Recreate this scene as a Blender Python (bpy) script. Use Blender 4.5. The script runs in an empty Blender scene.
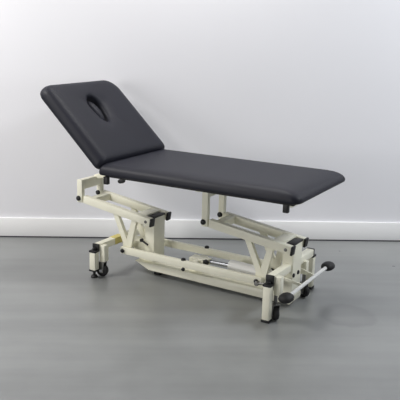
import bpy, bmesh, math
from mathutils import Vector, Matrix
scene = bpy.context.scene
COL = scene.collection
PI = math.pi

# ---------------------------------------------------------------- materials
def lin(c):
    return tuple((v/255/12.92 if v/255 <= .04045 else ((v/255+.055)/1.055)**2.4) for v in c) + (1,)

def material(name, rgb, rough=.5, metal=0., noise=None, bump=None, spec=.5, coat=0.):
    m = bpy.data.materials.new(name); m.use_nodes = True
    nt = m.node_tree; b = nt.nodes['Principled BSDF']
    b.inputs['Base Color'].default_value = lin(rgb)
    b.inputs['Roughness'].default_value = rough
    b.inputs['Metallic'].default_value = metal
    b.inputs['Specular IOR Level'].default_value = spec
    b.inputs['Coat Weight'].default_value = coat
    tc = nt.nodes.new('ShaderNodeTexCoord')
    if noise:
        scale, amount = noise
        n = nt.nodes.new('ShaderNodeTexNoise'); n.inputs['Scale'].default_value = scale; n.inputs['Detail'].default_value = 6
        r = nt.nodes.new('ShaderNodeValToRGB')
        c0 = lin(tuple(max(0, v*(1-amount)) for v in rgb)); c1 = lin(tuple(min(255, v*(1+amount)) for v in rgb))
        r.color_ramp.elements[0].position = .3; r.color_ramp.elements[0].color = c0
        r.color_ramp.elements[1].position = .7; r.color_ramp.elements[1].color = c1
        nt.links.new(tc.outputs['Object'], n.inputs['Vector'])
        nt.links.new(n.outputs['Fac'], r.inputs['Fac']); nt.links.new(r.outputs['Color'], b.inputs['Base Color'])
    if bump:
        scale, strength, kind = bump
        if kind == 'grain':
            n2 = nt.nodes.new('ShaderNodeTexVoronoi'); out = n2.outputs['Distance']
        else:
            n2 = nt.nodes.new('ShaderNodeTexNoise'); n2.inputs['Detail'].default_value = 5; out = n2.outputs['Fac']
        n2.inputs['Scale'].default_value = scale
        bp = nt.nodes.new('ShaderNodeBump'); bp.inputs['Strength'].default_value = strength; bp.inputs['Distance'].default_value = .002
        nt.links.new(tc.outputs['Object'], n2.inputs['Vector'])
        nt.links.new(out, bp.inputs['Height']); nt.links.new(bp.outputs['Normal'], b.inputs['Normal'])
    return m

M = dict(
    vinyl=material('charcoal_vinyl', (30, 31, 41), .5, noise=(6, .04), bump=(420, .12, 'grain'), spec=.28),
    board=material('black_underboard', (26, 26, 28), .7),
    cream=material('cream_powder_coat', (241, 239, 221), .38, noise=(9, .012)),
    tape=material('yellowed_tape', (222, 208, 128), .5),
    black=material('black_plastic', (22, 22, 24), .5),
    rubber=material('black_rubber', (24, 24, 26), .62, bump=(160, .35, 'noise')),
    chrome=material('chrome_steel', (150, 152, 156), .3, 1.),
    steel=material('dull_steel', (120, 120, 118), .38, 1.),
    white=material('white_plastic', (234, 234, 232), .35),
    wall=material('white_wall_paint', (234, 234, 239), .85, noise=(.7, .008), bump=(60, .03, 'noise')),
    skirting=material('white_gloss_paint', (245, 245, 246), .45),
    shadow_line=material('painted_shadow_line', (78, 78, 82), .9),  # dark tone that paints the shadow under the baseboard
)

def floor_material():
    m = bpy.data.materials.new('grey_painted_concrete'); m.use_nodes = True
    nt = m.node_tree; b = nt.nodes['Principled BSDF']; L = nt.links.new
    tc = nt.nodes.new('ShaderNodeTexCoord')
    def noise(scale, detail, stretch=(1, 1, 1)):
        mp = nt.nodes.new('ShaderNodeMapping'); mp.inputs['Scale'].default_value = stretch
        n = nt.nodes.new('ShaderNodeTexNoise'); n.inputs['Scale'].default_value = scale; n.inputs['Detail'].default_value = detail
        L(tc.outputs['Object'], mp.inputs['Vector']); L(mp.outputs['Vector'], n.inputs['Vector'])
        return n
    big = noise(1.1, 4, (.5, 1.6, 1)); small = noise(9, 8); streak = noise(3, 5, (.25, 3.2, 1))
    ramp = nt.nodes.new('ShaderNodeValToRGB')
    ramp.color_ramp.elements[0].position = .3; ramp.color_ramp.elements[0].color = lin((127, 129, 129))
    ramp.color_ramp.elements[1].position = .72; ramp.color_ramp.elements[1].color = lin((142, 144, 144))
    mix = nt.nodes.new('ShaderNodeMath'); mix.operation = 'MULTIPLY_ADD'; mix.inputs[1].default_value = .35
    L(small.outputs['Fac'], mix.inputs[0]); L(big.outputs['Fac'], mix.inputs[2])
    sub = nt.nodes.new('ShaderNodeMath'); sub.operation = 'SUBTRACT'; sub.inputs[1].default_value = .17
    L(mix.outputs[0], sub.inputs[0])
    add = nt.nodes.new('ShaderNodeMath'); add.operation = 'MULTIPLY_ADD'; add.inputs[1].default_value = .7
    L(streak.outputs['Fac'], add.inputs[0]); L(sub.outputs[0], add.inputs[2])
    sub2 = nt.nodes.new('ShaderNodeMath'); sub2.operation = 'SUBTRACT'; sub2.inputs[1].default_value = .35
    L(add.outputs[0], sub2.inputs[0])
    L(sub2.outputs[0], ramp.inputs['Fac'])
    # a faint round damp stain with its own outline near the foot of the couch
    sm = nt.nodes.new('ShaderNodeMapping'); sm.inputs['Location'].default_value = (-.62, -2.02, 0)
    L(tc.outputs['Object'], sm.inputs['Vector'])
    dn = nt.nodes.new('ShaderNodeVectorMath'); dn.operation = 'MULTIPLY_ADD'; dn.inputs[1].default_value = (.1, .1, 0)
    L(small.outputs['Color'], dn.inputs[0]); L(sm.outputs['Vector'], dn.inputs[2])
    fl = nt.nodes.new('ShaderNodeVectorMath'); fl.operation = 'MULTIPLY'; fl.inputs[1].default_value = (1, 1, 0); L(dn.outputs[0], fl.inputs[0])
    ln = nt.nodes.new('ShaderNodeVectorMath'); ln.operation = 'LENGTH'; L(fl.outputs[0], ln.inputs[0])
    sr = nt.nodes.new('ShaderNodeValToRGB'); e = sr.color_ramp.elements
    e[0].position = .07; e[0].color = (.93, .93, .93, 1); e[1].position = .165; e[1].color = (1, 1, 1, 1)
    q = e.new(.135); q.color = (.86, .86, .86, 1)
    L(ln.outputs['Value'], sr.inputs['Fac'])
    mx = nt.nodes.new('ShaderNodeMixRGB'); mx.blend_type = 'MULTIPLY'; mx.inputs['Fac'].default_value = 1
    L(ramp.outputs['Color'], mx.inputs['Color1']); L(sr.outputs['Color'], mx.inputs['Color2'])
    L(mx.outputs['Color'], b.inputs['Base Color'])
    b.inputs['Specular IOR Level'].default_value = .75
    rr = nt.nodes.new('ShaderNodeMapRange'); rr.inputs['To Min'].default_value = .24; rr.inputs['To Max'].default_value = .38
    L(small.outputs['Fac'], rr.inputs['Value']); L(rr.outputs['Result'], b.inputs['Roughness'])
    bp = nt.nodes.new('ShaderNodeBump'); bp.inputs['Strength'].default_value = .08; bp.inputs['Distance'].default_value = .004
    L(small.outputs['Fac'], bp.inputs['Height']); L(bp.outputs['Normal'], b.inputs['Normal'])
    return m
M['floor'] = floor_material()

# ---------------------------------------------------------------- mesh helpers
class MB:
    """collects shapes and links them as ONE mesh object"""
    def __init__(self):
        self.bm = bmesh.new()
    def _bevel(self, geom_verts, w, seg=2):
        if w <= 0: return
        es = list({e for v in geom_verts for e in v.link_edges})
        bmesh.ops.bevel(self.bm, geom=es, offset=w, segments=seg, affect='EDGES', profile=.5)
    def box(self, lo, hi, bevel=.003, mat=None):
        lo, hi = Vector(lo), Vector(hi)
        c, s = (lo+hi)/2, hi-lo
        T = Matrix.Translation(c) @ Matrix.Diagonal((*s, 1))
        r = bmesh.ops.create_cube(self.bm, size=1, matrix=(mat @ T) if mat else T)
        self._bevel(r['verts'], bevel); return self
    def bar(self, a, b, w, h, bevel=.003, ref=(0, 0, 1)):
        """rectangular tube from a to b, w sideways, h along ref"""
        a, b = Vector(a), Vector(b); d = b-a; n = d.length; d.normalize()
        side = Vector(ref).cross(d).normalized(); up = d.cross(side)
        R = Matrix((d, side, up)).transposed().to_4x4()
        T = Matrix.Translation((a+b)/2) @ R @ Matrix.Diagonal((n, w, h, 1))
        r = bmesh.ops.create_cube(self.bm, size=1, matrix=T); self._bevel(r['verts'], bevel); return self
    def prism(self, pts, y0, y1, bevel=.002):
        """polygon in x,z extruded along y"""
        v0 = [self.bm.verts.new((x, y0, z)) for x, z in pts]; v1 = [self.bm.verts.new((x, y1, z)) for x, z in pts]
        n = len(pts)
        self.bm.faces.new(v0); self.bm.faces.new(v1[::-1])
        for i in range(n): self.bm.faces.new((v0[i], v1[i], v1[(i+1) % n], v0[(i+1) % n]))
        self._bevel(v0+v1, bevel, 1); return self
    def lathe(self, prof, origin, axis, seg=24):
        """profile (radius, height) turned about axis through origin"""
        ax = Vector(axis).normalized(); R = ax.to_track_quat('Z', 'Y').to_matrix().to_4x4(); T = Matrix.Translation(origin) @ R
        rings = []
        for r, h in prof:
            if r < 1e-6: rings.append([self.bm.verts.new(T @ Vector((0, 0, h)))]); continue
            rings.append([self.bm.verts.new(T @ Vector((r*math.cos(2*PI*i/seg), r*math.sin(2*PI*i/seg), h))) for i in range(seg)])
        for A, B in zip(rings, rings[1:]):
            for i in range(seg):
                j = (i+1) % seg
                if len(A) == 1 and len(B) == 1: continue
                if len(A) == 1: self.bm.faces.new((A[0], B[i], B[j]))
                elif len(B) == 1: self.bm.faces.new((A[i], A[j], B[0]))
                else: self.bm.faces.new((A[i], A[j], B[j], B[i]))
        for ring, flip in ((rings[0], True), (rings[-1], False)):
            if len(ring) > 1: self.bm.faces.new(ring[::-1] if flip else ring)
        return self
    def rod(self, a, b, r, seg=16):
        a, b = Vector(a), Vector(b)
        return self.lathe([(0, 0), (r*.85, 0), (r, r*.15), (r, (b-a).length-r*.15), (r*.85, (b-a).length), (0, (b-a).length)], a, b-a, seg)
    def build(self, name, mat, parent=None, smooth=True, angle=40):
        bm = self.bm
        bmesh.ops.recalc_face_normals(bm, faces=bm.faces)
        co = [v.co for v in bm.verts]
        c = Vector([(min(v[i] for v in co)+max(v[i] for v in co))/2 for i in range(3)])
        bmesh.ops.translate(bm, verts=bm.verts, vec=-c)
        lim = math.radians(angle)
        for f in bm.faces: f.smooth = smooth
        for e in bm.edges:
            if len(e.link_faces) == 2 and e.calc_face_angle(0) > lim: e.smooth = False
        me = bpy.data.meshes.new(name); bm.to_mesh(me); bm.free()
        me.materials.append(mat)
        o = bpy.data.objects.new(name, me); COL.objects.link(o)
        off = Vector((0, 0, 0)); p = parent
        while p: off += p.location; p = p.parent
        o.parent = parent; o.location = c-off
        return o

def rounded_outline(x0, x1, y0, y1, radii, n=10):
    """corner radii in order (x1,y0) (x1,y1) (x0,y1) (x0,y0); always the same vertex count"""
    out = []
    cs = [((x1, y0), (-1, 1), -PI/2), ((x1, y1), (-1, -1), 0), ((x0, y1), (1, -1), PI/2), ((x0, y0), (1, 1), PI)]
    for ((cx, cy), (sx, sy), a0), r in zip(cs, radii):
        r = max(r, .001)
        for i in range(n+1):
            a = a0+PI/2*i/n
            out.append((cx+sx*r+r*math.cos(a), cy+sy*r+r*math.sin(a)))
    # extra points on the straights
    full = []
    for i, p in enumerate(out):
        full.append(p)
        if i % (n+1) == n:
            q = out[(i+1) % len(out)]
            for k in range(1, 12): full.append((p[0]+(q[0]-p[0])*k/12, p[1]+(q[1]-p[1])*k/12))
    return full

# cushion profile: (inset, height as share of thickness)
PROFILE = [(.015, .0), (.007, .035), (.001, .13), (.0, .30), (.002, .46), (.007, .62), (.015, .76), (.027, .875), (.042, .95), (.062, .985), (.09, 1.)]

def cushion(mb, length, width, t, T, radii, end_stretch=1., start_stretch=1., hole=None):
    """padded upholstered board; local x along its length, y across, z up; T places it"""
    bm = mb.bm; loops = []
    for ins, h in PROFILE:
        rr = [max(r-ins*.3, .006) for r in radii]
        o = rounded_outline(ins*start_stretch, length-ins*end_stretch, -width/2+ins, width/2-ins, rr)
        loops.append([(x, y, h*t) for x, y in o])
    def ring(L): return [bm.verts.new(T @ Vector(p)) for p in L]
    rings = [ring(L) for L in loops]
    def bridge(A, B):
        n = len(A)
        for i in range(n): bm.faces.new((A[i], A[(i+1) % n], B[(i+1) % n], B[i]))
    for A, B in zip(rings, rings[1:]): bridge(A, B)
    if not hole:
        cx = length/2
        last = rings[-1]; top = loops[-1]
        for k in (.75, .5, .25):
            L = [(cx+(x-cx)*(k+.0), y*k, t*1.005) for x, y, z in top]
            nr = ring(L); bridge(last, nr); last = nr
        c = bm.verts.new(T @ Vector((cx, 0, t*1.006)))
        for i in range(len(last)): bm.faces.new((last[i], last[(i+1) % len(last)], c))
        bm.faces.new(rings[0][::-1])
        return
    hx, hy, ha, hb = hole
    ang = [math.atan2(y-hy, x-hx) for x, y, z in loops[-1]]
    last = rings[-1]; top = loops[-1]
    def rim(a):
        B2 = hb*(1+.14*math.cos(a)); r = ha*B2/math.sqrt((B2*math.cos(a))**2+(ha*math.sin(a))**2)
        return hx+r*math.cos(a), hy+r*math.sin(a)
    rims = [rim(a) for a in ang]
    for k, z in ((.25, t*1.002), (.45, t*1.002), (.60, t*.995), (.73, t*.97), (.84, t*.92), (.93, t*.83), (.985, t*.72), (1, t*.55), (1, t*.3), (1, 0)):
        nr = ring([(x+(rx-x)*k, y+(ry-y)*k, z) for (x, y, _), (rx, ry) in zip(top, rims)]); bridge(last, nr); last = nr
    bridge(last, rings[0])

# ---------------------------------------------------------------- the room
P0 = Vector((-1.07127, -.05514, 0)); P1 = Vector((1.23837, 1.47603, 0))
th = math.atan2(P1.y-P0.y, P1.x-P0.x)
ROOM = Matrix.Translation(P0) @ Matrix.Rotation(th, 4, 'Z')
def struct(name, lo, hi, mat, label=None, bevel=0.):
    mb = MB(); mb.box(lo, hi, bevel); o = mb.build(name, mat, None)
    o.matrix_world = ROOM @ Matrix.Translation(o.location)
    o['kind'] = 'structure'
    if label: o['label'] = label; 
    return o
struct('floor', (-5, -7, -.1), (8, .5, 0), M['floor'], 'grey painted concrete floor with faint streaks')
struct('wall_back', (-5, .016, 0), (8, .2, 3.4), M['wall'], 'plain white painted wall behind the couch')
struct('baseboard_back', (-5, -.0, .009), (8, .0161, .1375), M['skirting'], 'white baseboard along the foot of the wall', .003)
struct('shadow_strip_1', (-5, .002, 0), (8, .0161, .0091), M['shadow_line'], 'dark strip painted as shadow between white baseboard and grey floor')  # solid dark strip standing in for the shadow line at the floor

# ---------------------------------------------------------------- the couch
couch = bpy.data.objects.new('treatment_couch', None); COL.objects.link(couch)
couch['label'] = 'charcoal padded treatment couch with raised headrest and cream steel lifting frame on grey floor'
couch['category'] = 'treatment couch'
W = .66; ZB = .635; TILT = .0107; LEN = 1.204

# seat section
tilt = math.atan2(TILT, LEN)
TS = Matrix.Translation((0, 0, ZB-TILT)) @ Matrix.Rotation(-tilt, 4, 'Y')
s = MB(); cushion(s, LEN, W, .066, TS, (.045, .034, .022, .022), end_stretch=2.0, start_stretch=.55)
seat = s.build('seat_pad', M['vinyl'], couch, angle=70); seat['label'] = 'long flat charcoal vinyl seat pad'
b = MB(); b.box((.03, -W/2+.03, -.010), (LEN-.04, W/2-.03, .002), .003, TS); b.build('underboard', M['board'], seat)
for x, y in ((1.121, -.288), (.042, -.303)):
    q = MB(); q.box((x-.014, y-.012, -.05), (x+.014, y+.012, -.006), .003, TS); q.build('pad_bracket', M['black'], seat)

# head section, raised; with an oval face hole
A = .742
HX, HZ = -.008, ZB-TILT+.022
X = Vector((-math.cos(A), 0, math.sin(A))); Z = Vector((math.sin(A), 0, math.cos(A))); Y = Z.cross(X)
TB = Matrix.Translation((HX, 0, HZ)) @ Matrix((X, Y, Z)).transposed().to_4x4()
LB = .598
s = MB(); cushion(s, LB, W, .080, TB, (.095, .065, .03, .03), end_stretch=.8, start_stretch=.6, hole=(.372, .020, .098, .050))
back = s.build('headrest_pad', M['vinyl'], couch, angle=70); back['label'] = 'raised charcoal vinyl headrest pad with oval face hole'
pl = MB(); bmesh.ops.create_uvsphere(pl.bm, u_segments=32, v_segments=16, radius=1, matrix=TB @ Matrix.Translation((.370, .029, .034)) @ Matrix.Diagonal((.084, .034, .032, 1)))
pl.build('face_hole_plug', M['vinyl'], back)
for sy in (-1, 1):
    q = MB(); q.box((.03, sy*.16-.02, -.022), (LB-.06, sy*.16+.02, .001), .003, TB); q.build('headrest_rail', M['board'], back)
    h = MB(); h.rod((-.012, sy*.2-.03, ZB-.004), (-.012, sy*.2+.03, ZB-.004), .011); h.build('hinge', M['steel'], back)
p = MB(); p.rod((.06, .0, .61), (-.165, 0, .775), .011); p.rod((-.06, 0, .698), (-.18, 0, .786), .006)
p.build('headrest_strut', M['black'], couch)

def dome(mb, at, axis, r=.015, h=.014):
    mb.lathe([(r, 0), (r, h*.35), (r*.88, h*.7), (r*.55, h*.95), (0, h)], at, axis, 16)
def bolt(at, axis, parent, r=.015, h=.014, mat='black', name='pivot_cap'):
    m = MB(); dome(m, at, axis, r, h); return m.build(name, M[mat], parent)

# upper frame under the seat pad
f = MB()
for sy in (-1, 1): f.bar((.01, sy*.087, ZB-.032), (1.12, sy*.087, ZB-.032), .03, .035)
for x in (.04, .57, 1.1): f.bar((x, -.2, ZB-.032), (x, .2, ZB-.032), .03, .03)
upper = f.build('upper_frame', M['cream'], couch)
k = MB(); k.bar((-.318, .05, .508), (.02, .05, .606), .03, .03); k.build('rising_brace', M['cream'], upper)
# backrest release lever
l = MB(); l.rod((-.082, 0, .520), (.04, .0, .585), .005); lev = l.build('release_lever', M['steel'], couch)
l = MB(); l.lathe([(0, -.024), (.010, -.022), (.014, -.012), (.014, .01), (.009, .022), (0, .025)], (-.082, 0, .520), (1, 0, .25), 16); l.build('lever_knob', M['black'], lev)

# four posts between the upper frame and the lifting arms, with a crossbar at each end
XA, XC, ZA = -.324, .559, .399
PW = .019
for x, ztop, zc in ((XA, .514, .484), (XC, .618, .560)):
    for sy in (-1, 1):
        m = MB(); m.box((x-PW+.004, sy*.094-.0135, ZA-.026), (x+PW+.004, sy*.094+.0135, ztop), .003)
        post = m.build('post', M['cream'], couch)
        ys = -.108 if sy < 0 else .08
        bolt((x-.002, ys, ZA), (0, -1, 0), post, .0155, .013)
        bolt((x-.002, ys+.028, ZA), (0, 1, 0), post, .0155, .006)
    hh = .060 if x < 0 else .044
    m = MB(); m.bar((x+.004, -.0805, zc), (x+.004, .0805, zc), .034, hh)
    if x < 0: m.bar((x+.004, .1075, zc+.004), (x+.004, .128, zc+.004), .034, .04)
    m.build('crossbar', M['cream'], couch)

# two lifting arms: U-shaped frames from the posts down to the uprights, each with two crank legs per side
XB, XD, ZC = .185, 1.068, .328
SHIFT = XD-XB
def arm(dx):
    a0 = Vector((XA+.030+dx, 0, ZA-.004)); a1 = Vector((XB+.012+dx, 0, ZC+.002)); d = (a1-a0)
    m = MB()
    for sy in (-1, 1):
        m.bar(a0+Vector((0, sy*.087, 0)), a1+Vector((0, sy*.087, 0)), .036, .046)
    p = a0+d*.10; m.bar(p+Vector((0, -.07, 0)), p+Vector((0, .07, 0)), .045, .042)
    p = a0+d*.83; m.bar(p+Vector((0, -.07, .016)), p+Vector((0, .07, .016)), .075, .012)
    o = m.build('lifting_arm', M['cream'], couch)
    for sy in (-1, 1):
        c = MB(); e = a1+Vector((0, sy*.087, 0)); c.bar(e, e+d.normalized()*.012, .042, .050, .004); c.build('end_cap', M['black'], o)
        bolt((XB-.016+dx, -.1045 if sy < 0 else .0685, ZC+.004), (0, -1, 0), o, .009, .006, 'steel', 'pivot_bolt')
        # crank: a plate folded to a V, hanging from the arm to the tie bar
        y0, y1 = sy*.087-.012, sy*.087+.012
        crank = MB()
        crank.prism([(-.076+dx, .350), (-.036+dx, .344), (.022+dx, .215), (.056+dx, .138), (.040+dx, .116), (.008+dx, .118), (.000+dx, .140), (.004+dx, .178)], y0, y1)
        crank.prism([(.066+dx, .335), (.100+dx, .330), (.056+dx, .125), (.034+dx, .118), (.018+dx, .150), (.030+dx, .205)], y0+.001, y1-.001)
        cr = crank.build('crank', M['cream'], o)
        bolt((.022+dx, sy*.087-.0125-(.030 if sy < 0 else 0), .135), (0, -1, 0), cr, .013, .010)
    return o
arm(0); arm(SHIFT)

# tie bars along both sides joining the cranks
for sy in (-1, 1):
    zl = .135 if sy < 0 else .150
    m = MB(); m.bar((.004, sy*.114, zl), (SHIFT+.05, sy*.114, zl), .024, .042)
    t = m.build('tie_bar', M['cream'], couch)
    if sy < 0:
        bolt((.438, -.114, .1545), (0, 0, 1), t, .014, .014); bolt((.446, -.125, .106), (0, -1, 0), t, .011, .012)
    else:
        bolt((.458, .114, .1705), (0, 0, 1), t, .014, .014)

# base beam with a chamfered head end
m = MB()
m.prism([(.08, .076), (1.10, .072), (1.135, .062), (1.135, .034), (1.125, .018), (.180, .034)], -.09, .09, .004)
for v in m.bm.verts:
    if v.co.x > 1.09: v.co.x -= .05; v.co.y *= .72
beam = m.build('base_beam', M['cream'], couch)
for x in (.215, .95):
    r = MB(); r.box((x-.02, -.05, 0), (x+.02, .05, .038), .001); r.build('rubber_foot', M['rubber'], beam)
m = MB(); m.bar((-.06, 0, .165), (.15, 0, .165), .09, .035); m.prism([(.03, .15), (.14, .15), (.14, .07), (.09, .07)], -.045, .045)
m.build('head_gusset', M['cream'], beam)

# uprights
for dx in (0, SHIFT):
    m = MB(); m.box((.133+dx, -.057, .070), (.197+dx, .057, .346), .004)
    u = m.build('upright', M['cream'], couch)
    c = MB(); c.box((.129+dx, -.058, .345), (.199+dx, .058, .355), .003); c.build('top_cap', M['black'], u)
    if dx:
        for y in (-.045, .015): bolt((.1965+dx, y, .180), (1, 0, 0), u, .012, .008)
    else:
        h = MB(); h.rod((.11, -.069, .205), (.165, -.074, .183), .0055); h.rod((.118, -.06, .203), (.118, -.078, .203), .01)
        h.build('drain_lever', M['black'], u)

# transverse floor bars, jack legs and castors
def floor_bar(x, zb, leg_top, leg_bot, wheel_dx, foot, far_wheel, swivel):
    m = MB(); m.bar((x, -.268, zb), (x, .254, zb), .042, .04)
    for sy in (-1, 1):
        if sy > 0 and far_wheel < .2: m.box((x+.006, far_wheel-.017, zb-.085), (x+.040, far_wheel+.017, zb-.01), .003)
        else: m.box((x+.018, sy*.243-.02, zb-.085), (x+.054, sy*.243+.02, zb+.014), .003)
    o = m.build('floor_crossbar', M['cream'], couch)
    for sy in (-1, 1):
        ye = -.272 if sy < 0 else .258
        yl = -.290 if sy < 0 else .274
        c = MB(); c.box((x-.022, ye-.007, zb-.022), (x+.022, ye+.007, zb+.022), .003); c.build('end_cap', M['black'], o)
        g = MB(); g.box((x-.020, yl-.019, leg_bot), (x+.020, yl+.019, leg_top), .003)
        leg = g.build('leg', M['cream'], couch)
        c = MB(); c.box((x-.023, yl-.022, leg_top-.001), (x+.023, yl+.022, leg_top+.012), .004)
        c.rod((x, yl, leg_top+.01), (x, yl, leg_top+.024), .011)
        c.build('leg_cap', M['black'], leg)
        c = MB()
        if foot == 'stud':
            c.rod((x, yl, .008), (x, yl, leg_bot+.001), .008)
            c.lathe([(0, 0), (.020, 0), (.021, .006), (.014, .016), (0, .017)], (x, yl, 0), (0, 0, 1), 20)
            c.box((x-.023, yl-.022, leg_bot-.006), (x+.023, yl+.022, leg_bot+.004), .002)
            c.build('levelling_foot', M['black'], leg)
        else:
            c.box((x-.023, yl-.022, 0), (x+.023, yl+.022, leg_bot+.004), .003)
            c.build('rubber_foot', M['black'], leg)
        # castor: fork with a wheel
        wx, wy, R = x+wheel_dx, (sy*.245 if sy < 0 else far_wheel), .038
        k = MB()
        for q in (-1, 1):
            k.prism([(wx-.012, R-.014), (wx+.012, R-.014), (wx+.020, R+.050), (wx-.020, R+.050)], wy+q*.0165-.0015, wy+q*.0165+.0015, 0)
        k.box((wx-.021, wy-.019, R+.044), (wx+.021, wy+.019, R+.052), .001)
        k.rod((wx, wy, R+.05), (wx, wy, zb-.06), .010)
        sw = swivel if sy < 0 else swivel*.3
        turn = Matrix.Translation((wx, wy, 0)) @ Matrix.Rotation(sw, 4, 'Z') @ Matrix.Translation((-wx, -wy, 0))
        bmesh.ops.transform(k.bm, matrix=turn, verts=k.bm.verts)
        ca = k.build('castor', M['steel'], couch)
        w = MB(); w.lathe([(.012, -.0135), (R*.7, -.0135), (R*.93, -.011), (R, -.004), (R, .004), (R*.93, .011), (R*.7, .0135), (.012, .0135)], (wx, wy, R), (0, 1, 0), 32)
        bmesh.ops.transform(w.bm, matrix=turn, verts=w.bm.verts)
        wh = w.build('wheel', M['rubber'], ca)
        w = MB(); w.rod((wx, wy-.021, R), (wx, wy+.021, R), .009); bmesh.ops.transform(w.bm, matrix=turn, verts=w.bm.verts); w.build('axle', M['chrome'], ca)
    return o
hb = floor_bar(-.062, .178, .155, .046, .024, 'stud', .245, .12)
t = MB(); t.box((-.085, -.12, .157), (-.039, -.035, .1995), .004); t.build('tape', M['tape'], hb)
floor_bar(1.050, .222, .192, .010, .024, 'flat', .125, -.75)

# brake linkage beside the near foot leg
m = MB(); m.rod((.905, -.140, .128), (1.03, -.150, .150), .006); m.box((.99, -.172, .118), (1.022, -.132, .165), .004)
m.rod((.915, -.128, .128), (.915, -.150, .128), .013)
br = m.build('brake_linkage', M['steel'], couch)
m = MB(); m.rod((1.006, -.150, .160), (1.006, -.150, .190), .016); m.build('brake_boot', M['black'], br)

# electric actuator lying on the base
m = MB(); m.rod((.675, .0, .142), (.93, .0, .134), .033, 24)
act = m.build('actuator', M['white'], couch); act['label'] = 'white plastic actuator cylinder'
m = MB(); m.rod((.50, 0, .134), (.70, 0, .138), .012); m.build('piston_rod', M['chrome'], act)
m = MB(); m.box((.425, -.035, .071), (.52, .035, .150), .005); m.box((.455, -.06, .10), (.50, .06, .145), .005)
bk = m.build('actuator_bracket', M['cream'], act)
bolt((.535, -.022, .136), (0, -1, 0), bk, .017, .016); m = MB(); m.box((.51, -.022, .118), (.548, .022, .152), .004); m.build('clevis', M['cream'], bk)

# foot treadle across the end
TX, TZ = 1.15, .15
m = MB(); m.rod((TX, -.29, TZ), (TX, .27, TZ), .0100)
tr = m.build('foot_treadle', M['white'], couch); tr['label'] = 'white foot treadle bar with black rubber ends'
for y in (-.288, .284):
    g = MB(); g.lathe([(0, -.044), (.018, -.041), (.031, -.030), (.036, -.011), (.036, .012), (.030, .030), (.018, .041), (0, .043)], (TX, y, TZ), (0, 1, 0), 28)
    for v in g.bm.verts: v.co.z = TZ+(v.co.z-TZ)*.66; v.co.x = TX+(v.co.x-TX)*1.0
    g.build('rubber_grip', M['rubber'], tr)
for y, x0 in ((-.082, .98), (.085, 1.06)):
    g = MB(); g.bar((x0, y, .175), (TX, y, TZ), .010, .016); g.build('treadle_arm', M['cream'], tr)

# ---------------------------------------------------------------- lights: soft ceiling panels, added side fills plus the bright room around
def area(name, loc, target, sx, sy, power, color=(1, 1, 1)):
    l = bpy.data.lights.new(name, 'AREA'); l.shape = 'RECTANGLE'; l.size = sx; l.size_y = sy; l.energy = power; l.color = color
    o = bpy.data.objects.new(name, l); COL.objects.link(o); o.location = ROOM @ Vector(loc)
    o.rotation_euler = ((ROOM @ Vector(target))-o.location).to_track_quat('-Z', 'Y').to_euler()
    return o
area('ceiling_panel_light', (1.3, -.5, 2.9), (1.3, -.8, 0), 1.2, .4, 25, (1, .985, .955))
area('ceiling_panel_light', (-1.3, -1.25, 2.9), (-.4, -.8, 0), 1.2, .6, 76, (1, .975, .94))
area('ceiling_panel_light', (4.0, -1.25, 2.9), (3.2, -.8, 0), 1.2, .6, 58, (.93, .965, 1))
area('side_fill_light', (-3.6, -4.6, 1.5), (.3, 0, .4), 2.0, 1.6, 92, (1, .985, .96))  # unseen fill added front left to brighten the wall and camera-facing faces
area('side_fill_light', (6.0, -4.6, 1.5), (2.5, 0, .4), 2.0, 1.6, 34, (.94, .97, 1))  # weaker unseen fill added from the right, no real window there
w = bpy.data.worlds.new('room_ambient'); scene.world = w; w.use_nodes = True
bg = w.node_tree.nodes['Background']; bg.inputs['Color'].default_value = (1, 1, 1, 1); bg.inputs['Strength'].default_value = .12

# ---------------------------------------------------------------- camera
cam = bpy.data.cameras.new('camera'); co = bpy.data.objects.new('camera', cam); COL.objects.link(co); scene.camera = co
F, PITCH, ROLL, YAW = 712.67, -.2501, .0278, 2.1022
fw = Vector((math.cos(YAW)*math.cos(PITCH), math.sin(YAW)*math.cos(PITCH), math.sin(PITCH)))
rt = Vector((math.sin(YAW), -math.cos(YAW), 0)); up = rt.cross(fw)
r2 = math.cos(ROLL)*rt+math.sin(ROLL)*up; u2 = -math.sin(ROLL)*rt+math.cos(ROLL)*up
R = Matrix((r2, u2, -fw)).transposed().to_4x4()
co.matrix_world = Matrix.Translation((2.4458, -3.3633, 1.4843)) @ R
cam.sensor_fit = 'HORIZONTAL'; cam.sensor_width = 36; cam.lens = F/400*36; cam.clip_start = .05

vs = scene.view_settings
vs.view_transform = 'Standard'; vs.look = 'None'; vs.gamma = 1; vs.exposure = 0; vs.use_curve_mapping = False
